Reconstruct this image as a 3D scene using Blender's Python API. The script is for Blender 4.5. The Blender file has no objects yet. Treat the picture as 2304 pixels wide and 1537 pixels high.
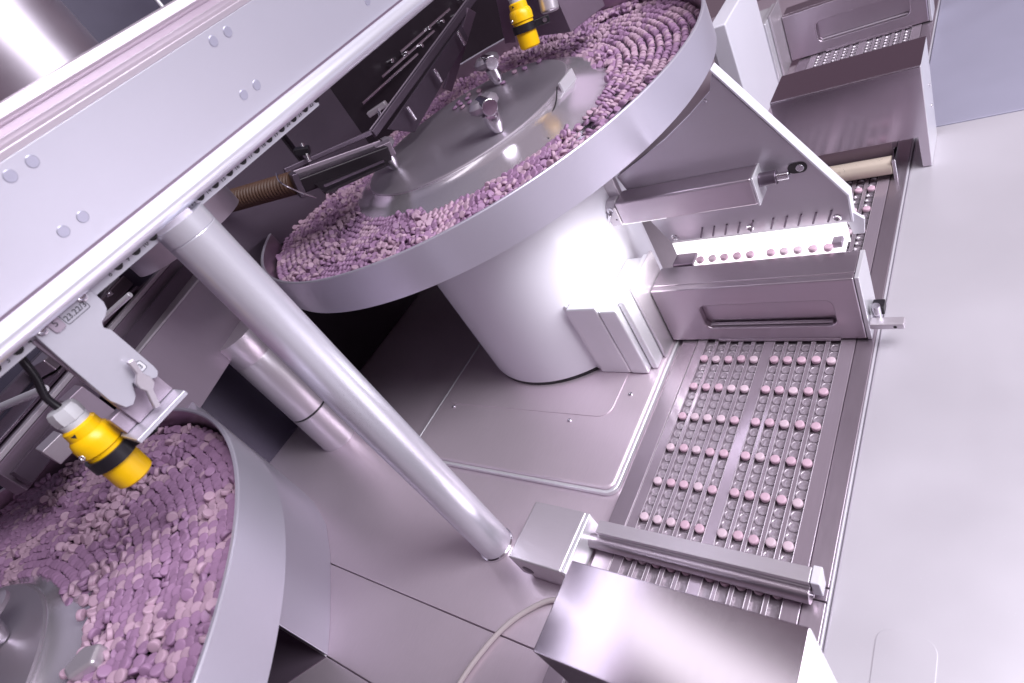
import bpy, bmesh, math, random
from mathutils import Vector, Matrix, noise as mnoise

# ---------------------------------------------------------------- camera, world, lights, exposure
# all lengths below are written in millimetres and scaled to metres
S = 0.001
sc = bpy.context.scene
CL = sc.collection
CAM = Vector((187.0, -278.0, 400.0))
RX = (0.75486578, -0.00480238, -0.65586172)   # world X, Y, Z seen in camera axes (right, down, forward)
RY = (0.44760571, -0.72713941, 0.52049727)
RZ = (-0.47940253, -0.68647303, -0.54674308)
FPX = 1359.4
cd = bpy.data.cameras.new('camera')
cam = bpy.data.objects.new('camera', cd); CL.objects.link(cam)
right = Vector((RX[0], RY[0], RZ[0])); down = Vector((RX[1], RY[1], RZ[1])); fwd = Vector((RX[2], RY[2], RZ[2]))
m = Matrix((right, -down, -fwd)).transposed().to_4x4(); m.translation = CAM * S
cam.matrix_world = m
cd.sensor_width = 36.0; cd.lens = FPX / 2304 * 36.0
cd.clip_start = 0.01; cd.clip_end = 50
cd.dof.use_dof = True; cd.dof.focus_distance = 0.52; cd.dof.aperture_fstop = 11.0
sc.camera = cam

w = bpy.data.worlds.new('World'); sc.world = w; w.use_nodes = True
bg = w.node_tree.nodes['Background']
bg.inputs[0].default_value = (0.49, 0.33, 0.44, 1); bg.inputs[1].default_value = 0.28

def area(name, loc, target, sx, sy, power, col):
    ld = bpy.data.lights.new(name, 'AREA'); ld.shape = 'RECTANGLE'; ld.size = sx * S; ld.size_y = sy * S
    ld.energy = power; ld.color = col
    o = bpy.data.objects.new(name, ld); CL.objects.link(o)
    o.location = Vector(loc) * S
    d = (Vector(target) - Vector(loc)).normalized()
    o.rotation_euler = d.to_track_quat('-Z', 'Y').to_euler()
    return o
area('ceiling_light', (-500, 120, 1250), (-330, 80, 0), 130, 1100, 0.95, (0.97, 0.96, 1.0))
area('key_light', (1250, 350, 1000), (-100, 60, 100), 800, 900, 25.0, (0.92, 0.92, 1.0))  # unseen broad key light from the right, not a window
area('fill_light', (700, 60, 1350), (-60, 80, 60), 700, 700, 16.0, (0.96, 0.94, 1.0))  # fill added to make up brightness, kept out of the mirror-like surfaces

vs = sc.view_settings
vs.view_transform = 'Standard'; vs.look = 'None'; vs.exposure = 0.14; vs.gamma = 1.0
vs.use_curve_mapping = False
sc.render.engine = 'CYCLES'
sc.cycles.max_bounces = 8; sc.cycles.use_denoising = True

rnd = random.Random(7)

# ---------------------------------------------------------------- materials
def mat(name, col, metallic=0.0, rough=0.4, var=0.05, rvar=0.08, nscale=60.0, stretch=(1, 1, 1), bump=0.0,
        coat=0.0, aniso=0.0, island=0.0, specks=0.0, emit=None, estr=0.0, trans=0.0, spec=0.5):
    m = bpy.data.materials.new(name); m.use_nodes = True
    nt = m.node_tree; N = nt.nodes; L = nt.links
    b = N['Principled BSDF']
    b.inputs['Metallic'].default_value = metallic
    b.inputs['Coat Weight'].default_value = coat
    b.inputs['Anisotropic'].default_value = aniso
    b.inputs['Transmission Weight'].default_value = trans
    b.inputs['Specular IOR Level'].default_value = spec
    tc = N.new('ShaderNodeTexCoord'); mp = N.new('ShaderNodeMapping'); mp.inputs['Scale'].default_value = stretch
    L.new(tc.outputs['Object'], mp.inputs['Vector'])
    nz = N.new('ShaderNodeTexNoise'); nz.inputs['Scale'].default_value = nscale; nz.inputs['Detail'].default_value = 5
    L.new(mp.outputs[0], nz.inputs['Vector'])
    big = N.new('ShaderNodeTexNoise'); big.inputs['Scale'].default_value = 7.0; big.inputs['Detail'].default_value = 3
    L.new(tc.outputs['Object'], big.inputs['Vector'])
    add = N.new('ShaderNodeMath'); add.operation = 'ADD'
    L.new(nz.outputs['Fac'], add.inputs[0]); L.new(big.outputs['Fac'], add.inputs[1])
    mr = N.new('ShaderNodeMapRange'); mr.inputs['From Min'].default_value = 0.6; mr.inputs['From Max'].default_value = 1.4
    mr.inputs['To Min'].default_value = 1 - var; mr.inputs['To Max'].default_value = 1 + var
    L.new(add.outputs[0], mr.inputs['Value'])
    fac = mr.outputs[0]
    if island:
        g = N.new('ShaderNodeNewGeometry'); r2 = N.new('ShaderNodeMapRange')
        r2.inputs['To Min'].default_value = 1 - island; r2.inputs['To Max'].default_value = 1 + island
        L.new(g.outputs['Random Per Island'], r2.inputs['Value'])
        mm = N.new('ShaderNodeMath'); mm.operation = 'MULTIPLY'
        L.new(fac, mm.inputs[0]); L.new(r2.outputs[0], mm.inputs[1]); fac = mm.outputs[0]
    vm = N.new('ShaderNodeVectorMath'); vm.operation = 'SCALE'; vm.inputs[0].default_value = col[:3]
    L.new(fac, vm.inputs['Scale'])
    colout = vm.outputs[0]
    if specks:
        vo = N.new('ShaderNodeTexNoise'); vo.inputs['Scale'].default_value = 900; vo.inputs['Detail'].default_value = 2
        L.new(tc.outputs['Object'], vo.inputs['Vector'])
        ra = N.new('ShaderNodeMapRange'); ra.inputs['From Min'].default_value = 0.68; ra.inputs['From Max'].default_value = 0.78
        ra.inputs['To Max'].default_value = specks
        L.new(vo.outputs['Fac'], ra.inputs['Value'])
        mx = N.new('ShaderNodeMix'); mx.data_type = 'RGBA'
        L.new(ra.outputs[0], mx.inputs['Factor']); L.new(colout, mx.inputs['A'])
        mx.inputs['B'].default_value = (min(1, col[0] * 1.7), min(1, col[1] * 1.7), min(1, col[2] * 1.7), 1)
        colout = mx.outputs['Result']
    L.new(colout, b.inputs['Base Color'])
    rr = N.new('ShaderNodeMapRange'); rr.inputs['From Min'].default_value = 0.6; rr.inputs['From Max'].default_value = 1.4
    rr.inputs['To Min'].default_value = max(0.03, rough - rvar); rr.inputs['To Max'].default_value = rough + rvar
    L.new(add.outputs[0], rr.inputs['Value']); L.new(rr.outputs[0], b.inputs['Roughness'])
    if bump:
        bp = N.new('ShaderNodeBump'); bp.inputs['Strength'].default_value = bump; bp.inputs['Distance'].default_value = 0.0004
        L.new(nz.outputs['Fac'], bp.inputs['Height']); L.new(bp.outputs[0], b.inputs['Normal'])
    if emit:
        b.inputs['Emission Color'].default_value = (*emit, 1); b.inputs['Emission Strength'].default_value = estr
    return m

BRX = (1, 40, 40); BRY = (40, 1, 40); BRZ = (40, 40, 1)
M = {}
M['deck'] = mat('deck_steel', (0.73, 0.62, 0.70), 0.65, 0.37, 0.07, 0.08, 110, BRY, 0.07, specks=0.18)
M['plate_alu'] = mat('satin_aluminium', (0.62, 0.57, 0.62), 0.65, 0.34, 0.04, 0.06, 60, BRX, 0.02)
M['dark_steel'] = mat('dark_steel', (0.13, 0.10, 0.135), 0.7, 0.38, 0.08, 0.06, 50, BRY, 0.03)
M['black_steel'] = mat('black_steel', (0.018, 0.012, 0.018), 0.3, 0.4, 0.1, 0.08, 60)
M['mauve_steel'] = mat('mauve_panel', (0.40, 0.33, 0.40), 0.7, 0.42, 0.05, 0.05, 50, BRZ, 0.02)
M['mauve_dark'] = mat('mauve_dark', (0.22, 0.165, 0.22), 0.6, 0.38, 0.06, 0.05, 50, BRZ, 0.02)
M['white_paint'] = mat('white_enamel', (0.69, 0.67, 0.74), 0.0, 0.34, 0.015, 0.04, 25, coat=0.1)
M['beam_paint'] = mat('silver_lacquer', (0.53, 0.515, 0.58), 0.45, 0.36, 0.025, 0.06, 200, BRY, 0.012)
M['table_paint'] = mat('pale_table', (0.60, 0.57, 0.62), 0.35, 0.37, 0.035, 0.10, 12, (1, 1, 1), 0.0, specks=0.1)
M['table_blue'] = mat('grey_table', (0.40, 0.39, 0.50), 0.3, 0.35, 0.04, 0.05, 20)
M['bowl_band'] = mat('bowl_lacquer', (0.60, 0.57, 0.66), 0.6, 0.36, 0.02, 0.04, 200, (1, 1, 8), 0.01)
M['bowl_floor'] = mat('bowl_floor_steel', (0.55, 0.50, 0.55), 0.9, 0.25, 0.05, 0.06, 60)
M['disc'] = mat('satin_disc', (0.50, 0.45, 0.51), 0.7, 0.37, 0.04, 0.04, 50, BRY, 0.02)
M['skirt'] = mat('skirt_steel', (0.70, 0.65, 0.71), 0.75, 0.19, 0.03, 0.05, 40, coat=0.3)
M['cream'] = mat('cream_roller', (0.62, 0.53, 0.44), 0.2, 0.3)
M['pipe'] = mat('pipe_steel', (0.7, 0.64, 0.72), 1.0, 0.42, 0.04, 0.05, 30)
M['lip'] = mat('beam_lip', (0.58, 0.51, 0.57), 0.6, 0.36, 0.05, 0.05, 20, BRY)
M['chrome'] = mat('chrome', (0.80, 0.78, 0.82), 1.0, 0.16, 0.03, 0.05, 40)
M['post'] = mat('post_satin', (0.74, 0.73, 0.80), 0.6, 0.30, 0.03, 0.04, 300, BRZ, 0.03)
M['cover'] = mat('brushed_cover', (0.58, 0.52, 0.58), 1.0, 0.165, 0.03, 0.03, 80, BRY, 0.012)
M['guide'] = mat('guide_sheet', (0.52, 0.48, 0.54), 0.55, 0.3, 0.03, 0.03, 80, BRX, 0.01)
M['block'] = mat('machined_block', (0.56, 0.49, 0.55), 0.97, 0.33, 0.04, 0.04, 70, BRX, 0.02)
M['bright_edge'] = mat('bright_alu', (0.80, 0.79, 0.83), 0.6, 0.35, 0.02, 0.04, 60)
M['screw'] = mat('screw_steel', (0.6, 0.58, 0.63), 1.0, 0.25, 0.05, 0.05, 200)
M['hole'] = mat('dark_hole', (0.02, 0.015, 0.02), 0.0, 0.5)
M['yellow'] = mat('yellow_plastic', (0.86, 0.50, 0.0), 0.0, 0.36, 0.03, 0.05, 200, bump=0.02)
M['black'] = mat('black_plastic', (0.012, 0.010, 0.014), 0.0, 0.35, 0.1, 0.08, 150)
M['grey_plastic'] = mat('grey_plastic', (0.55, 0.54, 0.57), 0.0, 0.35, 0.03, 0.05, 100)
M['hose'] = mat('orange_hose', (0.085, 0.042, 0.026), 0.0, 0.55, 0.08, 0.06, 100)
M['cable'] = mat('grey_cable', (0.42, 0.36, 0.37), 0.0, 0.4, 0.05, 0.05, 100)
M['blue'] = mat('blue_plastic', (0.03, 0.035, 0.10), 0.0, 0.4)
M['belt'] = mat('belt_steel', (0.46, 0.39, 0.45), 0.85, 0.36, 0.05, 0.05, 60, BRY, 0.03)
M['film'] = mat('film_strip', (0.41, 0.34, 0.40), 0.5, 0.18, 0.05, 0.05, 50, BRY, 0.02, coat=0.3)
M['channel'] = mat('film_channel', (0.31, 0.265, 0.305), 0.3, 0.12, 0.15, 0.06, 500, (1, 1, 1), 0.6, coat=0.5)
M['pocket'] = mat('clear_pocket', (0.33, 0.28, 0.325), 0.2, 0.10, 0.15, 0.05, 600, (1, 1, 1), 0.6, coat=0.6)
M['pill_belt'] = mat('pink_tablet', (0.57, 0.385, 0.475), 0.0, 0.5, 0.03, 0.05, 700, bump=0.05)
M['pill_pale'] = mat('pale_tablet', (0.60, 0.46, 0.53), 0.0, 0.5, 0.03, 0.05, 700, bump=0.05)
M['pill'] = mat('lavender_tablet', (0.32, 0.185, 0.31), 0.0, 0.5, 0.04, 0.05, 700, bump=0.05, island=0.09, spec=0.35)
M['pill_pink'] = mat('rosy_tablet', (0.45, 0.30, 0.39), 0.0, 0.5, 0.04, 0.05, 700, bump=0.05, island=0.09, spec=0.35)
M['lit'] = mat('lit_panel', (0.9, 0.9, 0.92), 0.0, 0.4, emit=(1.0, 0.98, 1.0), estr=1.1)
M['label'] = mat('label_white', (0.66, 0.65, 0.71), 0.0, 0.4)
M['ink'] = mat('ink', (0.02, 0.018, 0.03), 0.0, 0.5)
M['wall'] = mat('back_wall', (0.05, 0.042, 0.07), 0.3, 0.4, 0.1, 0.06, 30)
M['rivet'] = mat('rivet', (0.40, 0.39, 0.48), 0.4, 0.35)
M['inner'] = mat('bowl_inner', (0.42, 0.33, 0.40), 0.9, 0.32, 0.05, 0.05, 40)
M['red'] = mat('red_plastic', (0.35, 0.02, 0.05), 0.0, 0.4)

# ---------------------------------------------------------------- mesh building
class MB:
    def __init__(s): s.v = []; s.f = []
    def add(s, vs, fs):
        n = len(s.v); s.v += [tuple(v) for v in vs]; s.f += [tuple(i + n for i in f) for f in fs]; return s
    def box(s, x0, x1, y0, y1, z0, z1):
        return s.add([(x0,y0,z0),(x1,y0,z0),(x1,y1,z0),(x0,y1,z0),(x0,y0,z1),(x1,y0,z1),(x1,y1,z1),(x0,y1,z1)],
                     [(0,3,2,1),(4,5,6,7),(0,1,5,4),(1,2,6,5),(2,3,7,6),(3,0,4,7)])
    def prism(s, poly, ax, a, b):
        # poly: 2-D points in the two other axes (x: (y,z), y: (x,z), z: (x,y))
        def p(u, w, t): return {'x': (t, u, w), 'y': (u, t, w), 'z': (u, w, t)}[ax]
        n = len(poly)
        vs = [p(u, w, a) for u, w in poly] + [p(u, w, b) for u, w in poly]
        fs = [tuple(range(n)), tuple(range(2*n-1, n-1, -1))] + [(i, n+i, n+(i+1) % n, (i+1) % n) for i in range(n)]
        return s.add(vs, fs)
    def cyl(s, p0, p1, r0, r1=None, seg=24, caps=True):
        r1 = r0 if r1 is None else r1
        p0 = Vector(p0); p1 = Vector(p1); d = (p1 - p0).normalized()
        a = d.orthogonal().normalized(); b = d.cross(a)
        vs = []
        for P, r in ((p0, r0), (p1, r1)):
            for i in range(seg):
                t = 2*math.pi*i/seg; vs.append(P + (a*math.cos(t) + b*math.sin(t))*r)
        fs = [(i, (i+1) % seg, seg+(i+1) % seg, seg+i) for i in range(seg)]
        if caps: fs += [tuple(range(seg-1, -1, -1)), tuple(range(seg, 2*seg))]
        return s.add(vs, fs)
    def lathe(s, prof, c, seg=96, axis=None):
        # prof: (r, h) pairs, revolved around axis (default +Z) through c
        c = Vector(c); d = Vector(axis or (0, 0, 1)).normalized()
        a = Vector((1, 0, 0)) if axis is None else d.orthogonal().normalized(); b = d.cross(a)
        vs = []; rows = []
        for r, h in prof:
            if r < 1e-6: rows.append([len(vs)]); vs.append(c + d*h)
            else:
                rows.append(list(range(len(vs), len(vs)+seg)))
                for i in range(seg):
                    t = 2*math.pi*i/seg; vs.append(c + d*h + (a*math.cos(t)+b*math.sin(t))*r)
        fs = []
        for A, B in zip(rows, rows[1:]):
            for i in range(seg):
                j = (i+1) % seg
                if len(A) == 1 and len(B) == 1: continue
                if len(A) == 1: fs.append((A[0], B[i], B[j]))
                elif len(B) == 1: fs.append((A[i], A[j], B[0]))
                else: fs.append((A[i], A[j], B[j], B[i]))
        return s.add(vs, fs)
    def tube(s, pts, r, seg=14):
        pts = [Vector(p) for p in pts]; n = len(pts); vs = []; up = None
        for i, p in enumerate(pts):
            d = (pts[min(i+1, n-1)] - pts[max(i-1, 0)]).normalized()
            a = d.orthogonal().normalized() if up is None else (up - d*up.dot(d)).normalized()
            up = a; b = d.cross(a); R = r(i/(n-1)) if callable(r) else r
            vs += [p + (a*math.cos(2*math.pi*k/seg) + b*math.sin(2*math.pi*k/seg))*R for k in range(seg)]
        fs = [(i*seg+k, i*seg+(k+1) % seg, (i+1)*seg+(k+1) % seg, (i+1)*seg+k) for i in range(n-1) for k in range(seg)]
        fs += [tuple(range(seg-1, -1, -1)), tuple(range((n-1)*seg, n*seg))]
        return s.add(vs, fs)
    def holed(s, outer, holes, ax, a, b):
        # plate with holes, extruded from a to b along ax
        bm = bmesh.new(); es = []
        for loop in [outer] + holes:
            vv = [bm.verts.new((u, w, 0)) for u, w in loop]
            es += [bm.edges.new((vv[i], vv[(i+1) % len(vv)])) for i in range(len(vv))]
        bmesh.ops.triangle_fill(bm, use_beauty=True, use_dissolve=False, edges=es)
        bm.verts.index_update()
        P = [(v.co.x, v.co.y) for v in bm.verts]; F = [tuple(v.index for v in f.verts) for f in bm.faces]
        bm.free()
        def p(u, w, t): return {'x': (t, u, w), 'y': (u, t, w), 'z': (u, w, t)}[ax]
        n = len(P)
        fs = F + [tuple(i+n for i in reversed(f)) for f in F]
        k = 0
        for loop in [outer] + holes:
            m_ = len(loop)
            fs += [(k+i, k+(i+1) % m_, n+k+(i+1) % m_, n+k+i) for i in range(m_)]; k += m_
        return s.add([p(u, w, a) for u, w in P] + [p(u, w, b) for u, w in P], fs)
    def mesh(s, name, off=(0, 0, 0), ang=35):
        me = bpy.data.meshes.new(name)
        me.from_pydata([((x-off[0])*S, (y-off[1])*S, (z-off[2])*S) for x, y, z in s.v], [], s.f)
        bm = bmesh.new(); bm.from_mesh(me); bmesh.ops.recalc_face_normals(bm, faces=bm.faces); bm.to_mesh(me); bm.free()
        for p in me.polygons: p.use_smooth = True
        me.set_sharp_from_angle(angle=math.radians(ang))
        return me

def rrect(x0, x1, y0, y1, r, n=5):
    out = []
    for cx, cy, a0 in ((x1-r, y1-r, 0), (x0+r, y1-r, 90), (x0+r, y0+r, 180), (x1-r, y0+r, 270)):
        for i in range(n+1):
            t = math.radians(a0 + 90*i/n); out.append((cx + r*math.cos(t), cy + r*math.sin(t)))
    return out

def finish(o, material, bevel):
    o.data.materials.append(M[material])
    if bevel:
        b = o.modifiers.new('bevel', 'BEVEL'); b.width = bevel*S; b.segments = 2; b.limit_method = 'ANGLE'
        b.angle_limit = math.radians(40); b.harden_normals = True

def tag(o, label, cat, group=None, kind=None):
    if label: o['label'] = label
    if cat: o['category'] = cat
    if group: o['group'] = group
    if kind: o['kind'] = kind
    return o

def thing(name, label, cat, base, group=None):
    o = bpy.data.objects.new(name, None); CL.objects.link(o)
    o.location = Vector(base)*S; o.empty_display_size = 0.01
    o['base_mm'] = base
    return tag(o, label, cat, group)

def part(parent, name, mb, material, bevel=0, label=None, off=None, ang=35):
    root = parent
    b = Vector(parent['base_mm']) if 'base_mm' in parent else Vector((0, 0, 0))
    me = mb.mesh(name, b, ang)
    o = bpy.data.objects.new(name, me); CL.objects.link(o); o.parent = parent
    o['base_mm'] = tuple(b)
    finish(o, material, bevel)
    if label: o['label'] = label
    return o

def struct(name, mb, material, bevel=0):
    o = bpy.data.objects.new(name, mb.mesh(name)); CL.objects.link(o); finish(o, material, bevel)
    o['kind'] = 'structure'; return o

def single(name, mb, material, label, cat, base, bevel=0, group=None, ang=35):
    o = bpy.data.objects.new(name, mb.mesh(name, base, ang)); CL.objects.link(o)
    o.location = Vector(base)*S; finish(o, material, bevel); o['base_mm'] = base
    return tag(o, label, cat, group)

def text(parent, body, loc, size, name='lettering', depth=0.12, mat_='ink', rot=(90, 0, 90)):
    cu = bpy.data.curves.new(name, 'FONT'); cu.body = body; cu.size = size*S; cu.extrude = depth*S
    cu.align_x = 'CENTER'; cu.align_y = 'CENTER'
    o = bpy.data.objects.new(name, cu); CL.objects.link(o); o.parent = parent
    b = Vector(parent['base_mm'])
    o.location = (Vector(loc) - b)*S; o.rotation_euler = [math.radians(a) for a in rot]
    cu.materials.append(M[mat_])
    bpy.context.view_layer.update()
    me = bpy.data.meshes.new_from_object(o.evaluated_get(bpy.context.evaluated_depsgraph_get()))
    p = bpy.data.objects.new(name, me); CL.objects.link(p); p.parent = parent
    p.location = o.location; p.rotation_euler = o.rotation_euler
    bpy.data.objects.remove(o); bpy.data.curves.remove(cu)
    return p

def project(P):
    d = Vector(P) - CAM
    q = (d.dot(right), d.dot(down), d.dot(fwd))
    if q[2] < 5: return (1e6, 1e6, q[2])
    return (1152 + FPX*q[0]/q[2], 768.5 + FPX*q[1]/q[2], q[2])

def screw(parent, c, axis, r=2.2, h=1.2, name='screw'):
    c = Vector(c); a = Vector(axis).normalized()
    mb = MB().lathe([(0, h*0.55), (r*0.45, h*0.55), (r*0.5, h), (r*0.85, h), (r, h*0.7), (r, -0.5)], c, 16, a)
    return part(parent, name, mb, 'screw')

# ---------------------------------------------------------------- the setting
deck = struct('deck', MB().box(-640, -75, -520, 1000, -30, -12), 'mauve_steel')
deck['base_mm'] = (0, 0, 0)
part(deck, 'deck_plate', MB().box(-620, -75, -203.4, 1000, -12, -8), 'deck', 0.6)
part(deck, 'deck_plate', MB().box(-620, -75, -275.2, -204.4, -12, -8), 'deck', 0.6)
part(deck, 'deck_plate', MB().box(-620, -75, -520, -276.2, -12, -8), 'deck', 0.6)
plat = part(deck, 'raised_plate', MB().prism(rrect(-347, -82, -68, 150, 9), 'z', -8, -1.5), 'deck', 3.0)
part(deck, 'edge_strip', MB().holed(rrect(-350, -78.5, -71.5, 152, 11), [rrect(-347.2, -81.8, -68.2, 149.5, 9)], 'z', -8, -2.6), 'bright_edge', 1.3)  # bright strip added to imitate the highlight along the plate edge
part(deck, 'cover_plate', MB().prism(rrect(-338, -116, 5, 120, 13), 'z', -1.5, -0.8), 'deck', 0.3)
for p in ((-157, -2.5), (-104, 34), (-322, 1)):
    screw(plat, (p[0], p[1], -1.2), (0, 0, 1), 2.0, 1.0)
struct('back_wall', MB().box(-640, -608, -700, 1500, -30, 1000), 'wall')
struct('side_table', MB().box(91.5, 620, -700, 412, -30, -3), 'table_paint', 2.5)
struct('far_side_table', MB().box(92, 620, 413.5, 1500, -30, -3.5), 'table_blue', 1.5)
st = bpy.data.objects['side_table']; st['base_mm'] = (0, 0, 0)
part(st, 'access_cover', MB().prism(rrect(117, 146, -215, -122, 8), 'z', -3.0, -2.5), 'table_paint', 0.2)

# ---------------------------------------------------------------- blister belt
COLS = [-44.0, -32.8, -21.6, -10.2, 1.0, 17.9, 28.7, 39.6, 50.8, 62.0]
ROWS = [78.9, 45.5, 12.6, -20.4, -53.5, -86.7]
HW = 3.9
belt = thing('conveyor', 'steel conveyor bed with side rails carrying the blister film', 'conveyor', (9, 0, -8))
part(belt, 'bed', MB().box(-73, 89.8, -480, 1000, -14, -4.2), 'belt', 0.5)
part(belt, 'side_rail', MB().box(-73, -57.4, -480, 1000, -4.2, -0.6), 'belt', 0.8)
part(belt, 'side_rail', MB().box(77.0, 89.8, -107.5, 1000, -4.2, -0.4), 'belt', 0.7)
part(belt, 'side_rail', MB().box(77.0, 89.8, -116.5, -108.2, -4.2, -0.4), 'belt', 0.5)
part(belt, 'side_rail', MB().box(77.0, 89.8, -480, -117.2, -4.2, -0.4), 'belt', 0.7)
part(belt, 'edge_strip', MB().box(89.9, 91.4, -480, 1000, -14, -1.0), 'table_paint', 0.5)

film = thing('blister_film', 'grey clear-pocket blister film with ten channels running along the conveyor', 'film', (9, 0, -4))
part(film, 'film_floor', MB().box(-56.8, 76.6, -480, 1000, -4.2, -3.4), 'channel')
ed = [-56.8] + [e for c in COLS for e in (c-HW, c+HW)] + [76.6]
for i in range(0, len(ed), 2):
    part(film, 'film_strip', MB().box(ed[i], ed[i+1], -480, 1000, -3.6, 0.0), 'film', 0.55)
for c in [-56.3] + [e for q in COLS for e in (q-HW-0.2, q+HW+0.2)]:      # thin pale beads imitating the gloss along the strip edges
    part(film, 'glint_bead', MB().cyl((c, -480, 0.0), (c, 1000, 0.0), 0.22, seg=8), 'plate_alu')
PITCH = 33.1/4
pm = MB().lathe([(0, -2.55), (2.4, -2.66), (3.1, -2.95), (3.5, -2.6), (3.8, -2.5), (3.9, -3.3)], (0, 0, 0), 18).mesh('pocket', ang=80)
pm.materials.append(M['pocket'])
npk = 0
ys = [ROWS[0] + PITCH*k for k in range(-24, 3)]
far = [y for y in [ROWS[0] + PITCH*k for k in range(16, 34)]]
far2 = [ROWS[0] + PITCH*k for k in range(60, 76)]
pock_rest = MB()
for i, c in enumerate(COLS):
    for y in ys:
        o = bpy.data.objects.new('pocket', pm); CL.objects.link(o); o.parent = film
        o.location = Vector((c-9, y, 4))*S
        o.scale = (1, 1.05, 1)
    for y in far + far2:
        X, Y, Z = project((c, y, 0))
        if -50 < X < 2350 and -60 < Y < 1600:
            pock_rest.lathe([(0, -2.7), (3.0, -2.3), (3.6, -0.45), (3.88, -2.6)], (c, y, 0), 12)
o = part(film, 'distant_pockets', pock_rest, 'channel', ang=80); o['kind'] = 'stuff'

def pill_prof(r=3.75, h=2.0, e=1.2):
    top = [(0, h), (r*0.68, h*0.97), (r*0.9, h*0.88), (r*0.98, e*1.1), (r, e)]
    return top + [(a, -b) for a, b in reversed(top)]
pill_mesh = MB().lathe(pill_prof(3.45, 2.1, 1.3), (0, 0, 0), 24).mesh('tablet', ang=60)
pill_mesh.materials.append(M['pill_belt'])
pill_mesh2 = pill_mesh.copy(); pill_mesh2.materials.clear(); pill_mesh2.materials.append(M['pill_pale'])
ORD = ['first', 'second', 'third', 'fourth', 'fifth', 'sixth', 'seventh', 'eighth', 'ninth', 'tenth']
def belt_pill(x, y, z, label, group):
    pale = rnd.random() < 0.3
    o = bpy.data.objects.new('tablet', pill_mesh2 if pale else pill_mesh); CL.objects.link(o)
    o.location = Vector((x + rnd.uniform(-.25, .25), y + rnd.uniform(-.5, .5), z))*S
    o.rotation_euler = (rnd.uniform(-.07, .07), rnd.uniform(-.07, .07), rnd.random()*6)
    tag(o, label, 'tablet', group)
    return o
for r, y in enumerate(ROWS):
    for c, x in enumerate(COLS):
        belt_pill(x, y, 0.35, 'pink tablet in %s filled row below handle block, %s channel from left' % (ORD[r], ORD[c]), 'tablets lying in the film channels')
for c, x in enumerate(COLS):
    belt_pill(x, ROWS[5]-33.1, 0.35, 'pink tablet in shade under the press bar, %s channel from left' % ORD[c], 'tablets under the press bar')
for c in range(5, 10):
    for k, y in enumerate((ROWS[0]+33.1*5, ROWS[0]+33.1*6, ROWS[0]+33.1*7)):
        if project((COLS[c], y, 0))[0] > 1895:
            belt_pill(COLS[c], y, 0.35, 'pale tablet beyond the guide plate, %s row behind it, %s channel from left' % (ORD[k], ORD[c]), 'tablets on the far film')

# ---------------------------------------------------------------- handle block over the belt
def handle_block(y0, label, lip=True):
    t = thing('handle_block', label, 'block', (3, y0+16, 0), 'handle blocks across the conveyor')
    outer = [(-82, 1.5), (84.5, 1.5), (84.5, 66), (-82, 66)]
    body = MB().holed(outer, [rrect(-43, 66, 16.5, 45, 7, 6)], 'y', y0, y0+7.5)
    b = part(t, 'body', MB().box(-82, 84.5, y0+7.55, y0+33, 1.5, 66), 'block', 0.8)
    part(t, 'front_plate', body, 'block', 1.3)
    part(t, 'end_plate', MB().box(84.8, 88.2, y0+0.4, y0+33, 0.5, 66.4), 'bright_edge', 0.8)
    part(t, 'grip_lip', MB().box(-40, 62.5, y0+3.2, y0+6.2, 17.0, 18.6), 'plate_alu', 0.5)
    part(t, 'bottom_bar', MB().box(-36, 66, y0-1.4, y0+5, 0.6, 3.4), 'block', 0.5)
    return t
hb = handle_block(101.8, 'brushed steel block with recessed grip across the conveyor beside the lit panel')
lat_ = part(hb, 'latch', MB().box(89, 112, 98, 106.5, 15.5, 21), 'plate_alu', 1.0)
part(lat_, 'latch_hole', MB().cyl((106, 97.7, 18.2), (106, 98.3, 18.2), 1.2, seg=12), 'hole')
part(hb, 'latch_pin', MB().cyl((93, 110, 14), (93, 110, 30), 3.2, seg=16), 'screw')
part(hb, 'rubber_stop', MB().box(88.6, 97, 116, 126, 14, 22), 'black', 0.8)
handle_block(665, 'steel block with recessed grip at the far end of the conveyor')

def clamp(y0, label, dx=0):
    t = thing('clamp_column', label, 'column', (-120+dx, y0+30, -1), 'grooved columns beside the handle blocks')
    part(t, 'slab', MB().box(-164+dx, -147+dx, y0+4, y0+75, -1, 88), 'bright_edge', 2.2)
    part(t, 'slab', MB().box(-146.6+dx, -113+dx, y0, y0+75, -1, 87), 'bright_edge', 2.0)
    part(t, 'slab', MB().box(-112.6+dx, -93.5+dx, y0, y0+75, -1, 82.5), 'bright_edge', 2.0)
    part(t, 'slab', MB().box(-93.1+dx, -86.5+dx, y0+7, y0+75, -1, 86), 'bright_edge', 1.6)
    part(t, 'slab', MB().box(-86.0+dx, -83.0+dx, y0+22, y0+75, -1, 89), 'plate_alu', 1.0)
    return t
clamp(59.5, 'grooved satin metal column between the round chute and the near handle block')
clamp(600, 'grooved satin metal column beside the far handle block')

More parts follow.
